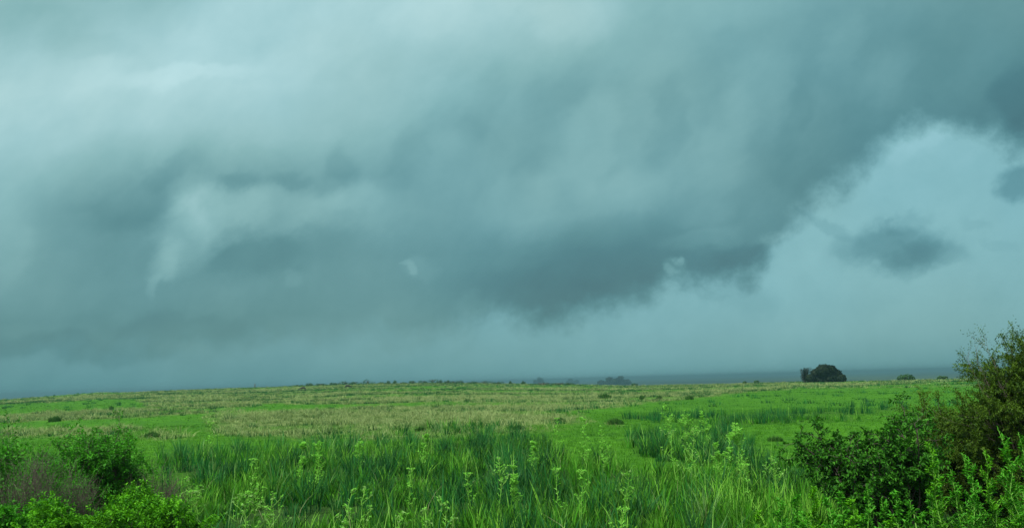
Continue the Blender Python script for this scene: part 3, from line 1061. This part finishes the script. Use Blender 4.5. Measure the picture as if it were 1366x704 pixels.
def flowering_weed(seed, px, ytop, ybase, d, style, label):
    """branched stalk; style 'fennel' carries many bright tufts, 'pale' knobbly pale heads, 'umbel' one flat head"""
    P = Plant(seed); H_ = Plant(seed + 500); r = P.r
    top = V3(at(px, ytop, d))
    bz = gz(top.x, top.y)
    base = Vector((top.x + r.gauss(0, .05), top.y, bz))
    H = top.z - bz
    top = top + Vector((r.gauss(0, .05), r.gauss(0, .1), 0))
    reach = r.uniform(.6, 1.35)
    spr = r.uniform(.4, .95)
    if style == 'pale':
        reach *= 1.3; spr = r.uniform(.7, 1.1)
    pts = P.curve(base, top, 8, .06)
    P.tube(pts, .011, .005, 4)
    vis = max(.3, min(1.0, (ybase - ytop) / FPX * d / H))
    heads = []

    def head(q, s, K=None):
        K = K or H_
        n = int(20 * s) + 6
        for j in range(n):
            a = r.uniform(0, 6.283); e = r.uniform(-.1, 1.2)
            dv = Vector((math.cos(a) * math.cos(e), math.sin(a) * math.cos(e), math.sin(e)))
            K.leaf(q + dv * r.uniform(0, .022) * s, dv, .020 * r.uniform(.6, 1.2), .012, r.random())
    TP = Plant(seed + 900); heads.append(TP)
    if style == 'umbel':
        for k in range(9):
            a = k * .7
            e = top + Vector((math.cos(a) * .07, math.sin(a) * .07, .05 + .02 * r.random()))
            P.tube([top, e], .003, .002, 3); head(e, .5, TP)
        nb = 3
    else:
        nb = r.randint(6, 13) if style == 'pale' else r.randint(9, 17)
    for k in range(nb):
        t = 1 - vis * r.uniform(.05, .95)
        f = t * 8; i = min(int(f), 7)
        q = pts[i].lerp(pts[i + 1], f - i)
        a = k * 2.4 + r.gauss(0, .3)
        ln = H * (.10 + .24 * (1 - t)) * r.uniform(.6, 1.25) * reach
        e = q + Vector((math.cos(a) * spr, math.sin(a) * spr, 1.0)).normalized() * ln
        br = P.curve(q, e, 4, .10)
        P.tube(br, .007, .004, 3)
        BH = Plant(seed + 901 + k); heads.append(BH)
        head(e, .6 if style == 'pale' else .6, BH)
        for j in range(3):
            tt = r.uniform(.4, .95)
            q2 = q.lerp(e, tt)
            a2 = r.uniform(0, 6.283)
            e2 = q2 + Vector((math.cos(a2) * .6, math.sin(a2) * .6, .8)) * ln * .35
            P.tube([q2, e2], .005, .003, 3)
            head(e2, .45)
        if style == 'fennel':
            for j in range(14):
                tt = r.random(); a2 = r.uniform(0, 6.283)
                H_.leaf(q.lerp(e, tt), Vector((math.cos(a2), math.sin(a2), .9)).normalized(), .09, .016, r.random())
    for k in range(26):      # leaves up the stalk
        t = r.uniform(.2, .95); f = t * 8; i = min(int(f), 7)
        q = pts[i].lerp(pts[i + 1], f - i); a = r.uniform(0, 6.283)
        H_.leaf(q, Vector((math.cos(a), math.sin(a), .9)).normalized(), .09 * r.uniform(.6, 1.3), .013, r.random() * .5)
    head(top, 1.0, TP)
    root = empty('flowering_weed', base, label, 'weed', 'tall flowering weeds above the grass')
    P.build_stems('stalk', M_stemg, root, base)
    H_.build_leaves('foliage', M_weed, root, base)
    for K in heads:
        K.build_leaves('flower_head', M_pale if style == 'pale' else M_weed, root, base)
    return root


HZ = lambda px: HORIZON_MID - 0.0278 * (px - 683)


def dist_for(px, ybase):
    return 2.5 * FPX / max(20, (ybase - HZ(px)))


FW = [
    (282, 566, 615, 'umbel', 'tall lone weed with a pale flat head above the left lawn'),
    (247, 642, 690, 'pale', 'pale knobbly weed beside the brown twigs at left'),
    (268, 655, 700, 'pale', 'pale knobbly weed just right of the bottom left bushes'),
    (322, 660, 720, 'pale', 'left half of the dense pale branching weed pair at bottom left'),
    (342, 652, 720, 'pale', 'tallest stalk of the dense pale branching weeds at bottom left'),
    (364, 664, 720, 'pale', 'rightmost stalk of the dense pale branching weeds at bottom left'),
    (338, 616, 665, 'umbel', 'thin bud-topped stalk above the dense pale weeds'),
    (404, 592, 650, 'fennel', 'left stalk of the bright leafy weed pair left of centre'),
    (418, 590, 655, 'fennel', 'bright yellow green leafy weed stalk left of centre, right of its pair'),
    (480, 586, 630, 'fennel', 'yellow green weed at the near edge of the dry grass band'),
    (466, 655, 715, 'pale', 'narrow pale-budded weed at the bottom, left of centre'),
    (486, 652, 715, 'pale', 'narrow pale-budded weed second from its bottom centre pair'),
    (568, 580, 625, 'fennel', 'thin weed before the dark reeds left of centre'),
    (545, 630, 680, 'umbel', 'flat-headed weed in the middle of the tall grass'),
    (540, 684, 735, 'pale', 'spreading pale weed cut by the bottom edge near the centre'),
    (560, 682, 735, 'pale', 'right part of the spreading pale weeds cut by the bottom edge'),
    (592, 662, 715, 'pale', 'pale forked weed standing right of the bottom edge pair'),
    (625, 636, 690, 'umbel', 'white flat-headed weed near the centre of the grass'),
    (664, 614, 680, 'pale', 'broad pale green weed at the centre, left stalk'),
    (688, 616, 675, 'fennel', 'broad pale green weed at the centre, right stalk'),
    (712, 588, 630, 'fennel', 'low yellow green weed with flat tops behind the centre weeds'),
    (742, 560, 600, 'umbel', 'thin tall weed with one pale head beyond the reeds'),
    (745, 630, 690, 'umbel', 'round-headed weed right of centre'),
    (771, 632, 700, 'umbel', 'white round-headed weed on a straight stem right of centre'),
    (776, 560, 625, 'fennel', 'left of the two bright feathery weeds right of centre'),
    (803, 568, 630, 'fennel', 'bushiest bright feathery weed right of centre'),
    (838, 628, 690, 'pale', 'pale slender weed at the left end of the small lawn'),
    (826, 685, 740, 'umbel', 'white-budded stalk at the bottom edge right of centre'),
    (887, 538, 585, 'fennel', 'tall bright weed highest against the far green pasture'),
    (912, 547, 595, 'fennel', 'second of the tall weeds against the far green pasture'),
    (940, 552, 600, 'fennel', 'third of the tall weeds against the far green pasture'),
    (900, 578, 645, 'pale', 'grey green forked weed in front of the dark reed clump'),
    (924, 572, 640, 'pale', 'slim forked weed in the dark reed clump'),
    (955, 592, 640, 'fennel', 'short yellow green weed between the forked weed and the largest'),
    (980, 566, 645, 'fennel', 'largest bushy weed right of the dark reed clump'),
    (972, 578, 645, 'fennel', 'smaller stalk leaning against the largest bushy weed'),
    (1036, 614, 650, 'pale', 'whitish short flower spike left of the dark broadleaf shrub'),
    (1003, 625, 665, 'umbel', 'thin bud-topped weed below the largest bushy weed'),
]
for i, (px, yt, yb, stl, lab) in enumerate(FW):
    flowering_weed(200 + i, px, yt, yb, min(48, dist_for(px, yb + 6)), stl, lab)


# ------------------------------------------------------------------ far trees and ridge shrubs
def clump(name, seed, px, d, wpx, hpx, lobes, mat, label, cat, group=None, n=2600, leaf=.28, trunk=True, foot=None, upright=False):
    """crown of many leaf faces over overlapping lobes; lobes: (x -1..1, z 0..1, rx, rz) in crown units"""
    r = np.random.default_rng(seed)
    b = at(px, 505, d)
    z0 = gz(b[0], b[1]) if foot is None else foot
    Wd = wpx / FPX * d / 2; Hh = hpx / FPX * d
    rt = np.array([b[1], -b[0], 0]) / math.hypot(b[0], b[1]); bk = np.array([b[0], b[1], 0]) / math.hypot(b[0], b[1])
    vols = np.array([l[2] * l[3] for l in lobes]); vols = vols / vols.sum()
    P = []; Nn = []
    for l, v in zip(lobes, vols):
        m = int(n * v) + 8
        q = r.normal(0, 1, (m, 3)); q /= np.linalg.norm(q, axis=1)[:, None]
        rad = r.uniform(.72, 1.04, m) * (1 + .10 * np.sin(q[:, 0] * 7 + seed) * np.cos(q[:, 2] * 6 + seed))
        c = q * rad[:, None]
        dep = r.uniform(-.35, .35)
        pos = (rt[None] * (l[0] * Wd + c[:, :1] * l[2] * Wd) + bk[None] * (dep * Wd + c[:, 1:2] * l[2] * Wd * .9))
        pos[:, 2] = l[1] * Hh + c[:, 2] * l[3] * Hh
        P.append(pos); Nn.append(q)
    pos = np.vstack(P); q = np.vstack(Nn)
    k = pos[:, 2] > -0.05
    pos = pos[k]; q = q[k]; m = len(pos)
    a = r.normal(0, 1, (m, 3)); a = np.cross(a, q); a /= np.linalg.norm(a, axis=1)[:, None] + 1e-9
    c = np.cross(q, a) + q * r.normal(0, .5, (m, 1))
    s = leaf * r.uniform(.5, 1.2, (m, 1))
    if upright:
        a[:, 2] *= .15; a *= .35
        c = q * .5 + np.array([0, 0, 1.6])[None] + r.normal(0, .25, (m, 3))
    Vv = np.stack([pos - a * s * .5, pos + c * s * .45, pos + a * s * .5, pos - c * s * .45], 1).reshape(-1, 3)
    root = empty(name, (b[0], b[1], z0), label, cat, group)
    mesh_from('crown' if cat == 'tree' else 'foliage', Vv, np.full(m, 4), np.arange(m * 4), mat,
              {'tone': np.repeat(r.random(m), 4), 'along': np.zeros(m * 4)}, root)
    if trunk:
        T_ = Plant(seed)
        h = Hh * .6
        T_.tube([Vector((0, 0, -.1)), Vector((.05 * Wd, 0, h * .5)), Vector((.1 * Wd, 0, h))], Wd * .09, Wd * .05, 6)
        for j in range(4):
            an = j * 1.6
            T_.tube([Vector((.04 * Wd, 0, h * .4)), Vector((math.cos(an) * Wd * .45, math.sin(an) * Wd * .4, h * 1.05))], Wd * .05, Wd * .02, 5)
        T_.build_stems('trunk' if cat == 'tree' else 'stem', M_bark, root, (0, 0, 0))
    return root


clump('round_tree', 301, 1101, 232, 46, 23, [(-.70, .22, .30, .24), (-.42, .42, .34, .32), (-.05, .60, .40, .36), (.25, .56, .38, .34), (.55, .36, .32, .30), (.80, .18, .24, .22), (0, .2, .85, .30)],
      M_fartree, 'large dark dome-shaped tree standing alone on the skyline at right', 'tree', n=9000, leaf=.5)
# ragged small tree beside it
P = Plant(302)
b = at(1073, 505, 231); bz = gz(b[0], b[1])
for k in range(16):
    e = V3(at(1073 + P.r.gauss(0, 3.8), 491 + abs(P.r.gauss(0, 4.5)), 231 + P.r.uniform(-.6, .6)))
    s_ = Vector((b[0] + P.r.gauss(0, .1), b[1], bz - .1))
    pts = P.curve(s_, e, 5, .06)
    P.tube(pts, .07, .03, 4)
    for j in range(60):
        t = P.r.uniform(.25, 1); q = s_.lerp(e, t)
        dv = Vector((P.r.gauss(0, 1), P.r.gauss(0, 1), P.r.gauss(.4, .6))).normalized()
        P.leaf(q + dv * .15, dv, .35 * P.r.uniform(.6, 1.2), .12, P.r.random())
root = empty('ragged_tree', (b[0], b[1], bz), 'small spiky ragged tree at the left foot of the large dark tree', 'tree')
P.build_stems('trunk', M_bark, root, (b[0], b[1], bz)); P.build_leaves('crown', M_fartree, root, (b[0], b[1], bz))

clump('round_bush', 303, 1208, 236, 21, 8, [(-.4, .4, .5, .5), (.2, .5, .6, .5), (.7, .3, .3, .4)], M_bush, 'low rounded dark bush on the right skyline, right of the large tree', 'bush',
      'bushes on the right skyline', 900, .3)
clump('round_bush', 304, 1257, 236, 13, 5, [(-.3, .4, .6, .5), (.4, .4, .5, .5)], M_bush, 'smallest dark bush on the right skyline near the thorn tree', 'bush',
      'bushes on the right skyline', 500, .3)
clump('round_bush', 305, 993, 240, 7, 4, [(0, .4, .8, .5)], M_bush, 'small dark bush on the skyline left of the large tree, left of a pair', 'bush', 'bushes on the right skyline', 250, .25)
clump('round_bush', 306, 1009, 240, 9, 5, [(0, .4, .8, .5)], M_bush, 'small dark bush on the skyline left of the large tree, right of a pair', 'bush', 'bushes on the right skyline', 250, .25)
clump('low_bush', 307, 846, 268, 9, 4, [(-.3, .4, .7, .5), (.5, .3, .5, .4)], M_bush, 'small dark bush at the right foot of the hazy grove', 'bush', 'bushes on the right skyline', 250, .25)

# groves in the haze on the plain beyond
FARP = -13.0
def far_grove(px, ytop, wpx, hpx, d, lobes, seed, label):
    return clump('hazy_grove_tree', seed, px, d, wpx, hpx, lobes, M_fartree, label, 'tree', 'hazy trees far beyond the rise', 1800, wpx / FPX * d * .07,
                 trunk=True, foot=None)
def pxh(px, ytop, d):
    b = at(px, ytop, d); return (b[2] - gz(b[0], b[1])) / d * FPX
for (px, yt, w_, d_, sd_, lb) in [(810, 502, 26, 1500, 310, 'left half of the blue grey hazy grove beyond the rise'),
                                  (829, 500.5, 27, 1520, 311, 'right half of the blue grey hazy grove beyond the rise'),
                                  (718, 502, 16, 2100, 312, 'faint hazy tree far left of the grove'),
                                  (762, 504, 18, 2600, 313, 'faintest hazy tree between the lone one and the grove')]:
    far_grove(px, yt, w_, pxh(px, yt, d_), d_, [(R.uniform(-.8, -.4), R.uniform(.3, .5), .42, .35), (R.uniform(-.2, .2), .6, .42, .38), (R.uniform(.4, .8), R.uniform(.3, .5), .42, .34), (0, .25, .75, .3)], sd_, lb)

RB = [(340, 2.5, 3.5), (397, 6, 2), (414, 8, 4), (428, 8, 2.5), (447, 10, 3), (461, 10, 4), (473, 10, 3.5), (490, 12, 6.5), (508, 6, 2.5), (517, 6, 4),
      (526, 4, 4.5), (538, 6, 2), (550, 7, 4), (565, 8, 5), (577, 9, 7.5), (587, 6, 4), (597, 8, 4), (605, 9, 4), (613, 8, 4.5), (631, 9, 3), (645, 10, 4.5),
      (664, 8, 3), (681, 4, 4.5), (698, 3, 4.5), (724, 18, 3.5), (746, 16, 3.5), (758, 8, 3.5)]
shr = RB[1:]
for i, (px, w_, h_) in enumerate(shr):
    dd_ = 300 if px < 720 else 288
    clump('skyline_shrub', 330 + i, px, dd_ - 2, w_ * R.uniform(1.1, 1.7), h_ + 1.0, [(R.uniform(-.9, -.3), R.uniform(.1, .4), R.uniform(.4, .7), R.uniform(.3, .5)), (R.uniform(-.3, .3), R.uniform(.25, .5), .5, R.uniform(.3, .55)), (R.uniform(.3, .9), R.uniform(.1, .35), R.uniform(.4, .7), R.uniform(.25, .45)), (0, .0, 1.3, .25)], M_bush,
          '%s dark shrub from the left along the middle skyline' % ORD[i], 'shrub', 'dark shrubs along the middle skyline', 300, .3, trunk=True)

# scattered darker bushes in the field
FB = [(150, 547.5, 4, 4), (76, 562, 12, 5), (205, 583, 17, 6), (818, 566, 22, 9), (745, 563, 14, 5),
      (805, 531, 18, 5), (855, 533, 7, 5), (878, 533, 7, 4), (690, 573, 16, 6), (380, 604, 24, 9), (1028, 588, 18, 5), (918, 533, 10, 4), (560, 575, 14, 5), (355, 610, 13, 6)]
FBL = ['small upright dark bush in the dry band at left',        'dark low bush above the bare twigs at left', 'dark grey green bush at the far end of the left lawn',
       'dark broad bush beyond the bright feathery weeds', 'low dark bush in front of the dry band right of centre',
       'dark green bush in the far dry grass right of centre', 'left of two small dark bushes in the far dry grass at right', 'right of two small dark bushes in the far dry grass at right',
       'dark bush where the reeds meet the dry band', 'rich green rounded bush beside the bright weed pair', 'dark bush by the pasture edge at right',
       'third small dark bush in the far dry grass at right', 'brownish bush at the near edge of the dry band', 'dark reddish clump left of the bright weed pair']


def hit(px, py):
    """where the line of sight of a pixel meets the ground"""
    v = ray(px, py); lo = 5.0
    h = math.hypot(v[0], v[1])
    for dd_ in np.geomspace(8, 320, 900):
        p = EYE + v * (dd_ / h)
        if p[2] <= gz(p[0], p[1]):
            return dd_
    return 300.0


for i, (px, py, w_, h_) in enumerate(FB):
    dd_ = hit(px, py)
    clump('field_bush', 400 + i, px, dd_, w_, h_, [(-.55, .15, .45, .35), (.05, .28, .55, .45), (.6, .12, .45, .35)], M_tuft, FBL[i], 'bush',
          'dark bushes scattered over the field', 900, max(.12, .0032 * dd_), trunk=True, upright=True)

# ------------------------------------------------------------------ two black cattle and one post
def cow(px, py, seed, label, facing, scale=1.0):
    dd_ = hit(px, py)
    b = at(px, py, dd_); z = gz(b[0], b[1])
    root = empty('cow', (b[0], b[1], z), label, 'cow', 'black cattle on the far rise')
    me = bpy.data.meshes.new('body')
    J = [((-.75, 0, 1.05), .30), ((-.2, 0, 1.0), .36), ((.35, 0, 1.02), .34), ((.75, 0, 1.08), .27), ((1.05, 0, .85), .16), ((1.3, 0, .5), .13), ((1.45, 0, .28), .10),
         ((-.72, .2, .6), .13), ((-.78, .2, .3), .07), ((-.72, .2, .02), .07), ((-.72, -.2, .6), .13), ((-.78, -.2, .3), .07), ((-.72, -.2, .02), .07),
         ((.6, .2, .6), .11), ((.6, .2, .3), .07), ((.6, .2, .02), .07), ((.6, -.2, .6), .11), ((.6, -.2, .3), .07), ((.6, -.2, .02), .07),
         ((-.98, 0, .95), .05), ((-1.05, 0, .5), .03), ((1.28, .16, .62), .05), ((1.28, -.16, .62), .05)]
    E = [(0, 1), (1, 2), (2, 3), (3, 4), (4, 5), (5, 6), (0, 7), (7, 8), (8, 9), (0, 10), (10, 11), (11, 12), (3, 13), (13, 14), (14, 15), (3, 16), (16, 17), (17, 18), (0, 19), (19, 20), (5, 21), (5, 22)]
    me.from_pydata([j[0] for j in J], E, [])
    o = bpy.data.objects.new('body', me)
    C.objects.link(o)
    sk = o.modifiers.new('skin', 'SKIN')
    if not me.skin_vertices:
        bpy.context.view_layer.objects.active = o
    for sv, j in zip(me.skin_vertices[0].data, J):
        sv.radius = (j[1], j[1])
    me.skin_vertices[0].data[1].use_root = True
    ss = o.modifiers.new('sub', 'SUBSURF'); ss.levels = 1; ss.render_levels = 1
    me.materials.append(M_hide)
    sk.use_smooth_shade = True
    o.parent = root
    root.rotation_euler = (0, 0, facing)
    root.scale = (scale,) * 3
    return root


cow(404, 521, 1, 'black cow on the far rise, left and lower of the two', math.pi, .75)
cow(464, 518, 2, 'black cow on the far rise just below the skyline shrubs, right of the two', .3, .75)
dd_ = 296
b = at(340, 515, dd_); bz = gz(b[0], b[1])
P = Plant(9)
P.tube([Vector((0, 0, -.1)), Vector((0, .01, .9)), Vector((.02, 0, 1.5))], .16, .14, 8)
P.tube([Vector((.02, 0, 1.5)), Vector((.02, 0, 1.56))], .14, .05, 8)
o = P.build_stems('post', M_post, None, (0, 0, 0))
o.location = (b[0], b[1], bz)
set_props(o, 'lone short dark post breaking the skyline left of the shrubs', 'post')

# ------------------------------------------------------------------ haze
def build_haze():
    x0, x1, y0, y1, z0, z1 = -9300, 9300, -9300, 9300, -16, 9
    v = [(x0, y0, z0), (x1, y0, z0), (x1, y1, z0), (x0, y1, z0), (x0, y0, z1), (x1, y0, z1), (x1, y1, z1), (x0, y1, z1)]
    f = [(0, 3, 2, 1), (4, 5, 6, 7), (0, 1, 5, 4), (1, 2, 6, 5), (2, 3, 7, 6), (3, 0, 4, 7)]
    me = bpy.data.meshes.new('haze'); me.from_pydata(v, [], f)
    m, N = new_mat('haze_air')
    p = N.n('ShaderNodeVolumePrincipled')
    p.inputs['Color'].default_value = (0.13, 0.27, 0.33, 1)
    p.inputs['Density'].default_value = 0.00052
    p.inputs['Anisotropy'].default_value = 0.2
    o = N.n('ShaderNodeOutputMaterial')
    N.l(p.outputs[0], o.inputs['Volume'])
    me.materials.append(m)
    ob = bpy.data.objects.new('haze', me); C.objects.link(ob)
    set_props(ob, 'pale grey blue haze over the far plain', 'haze', kind='stuff')
build_haze()
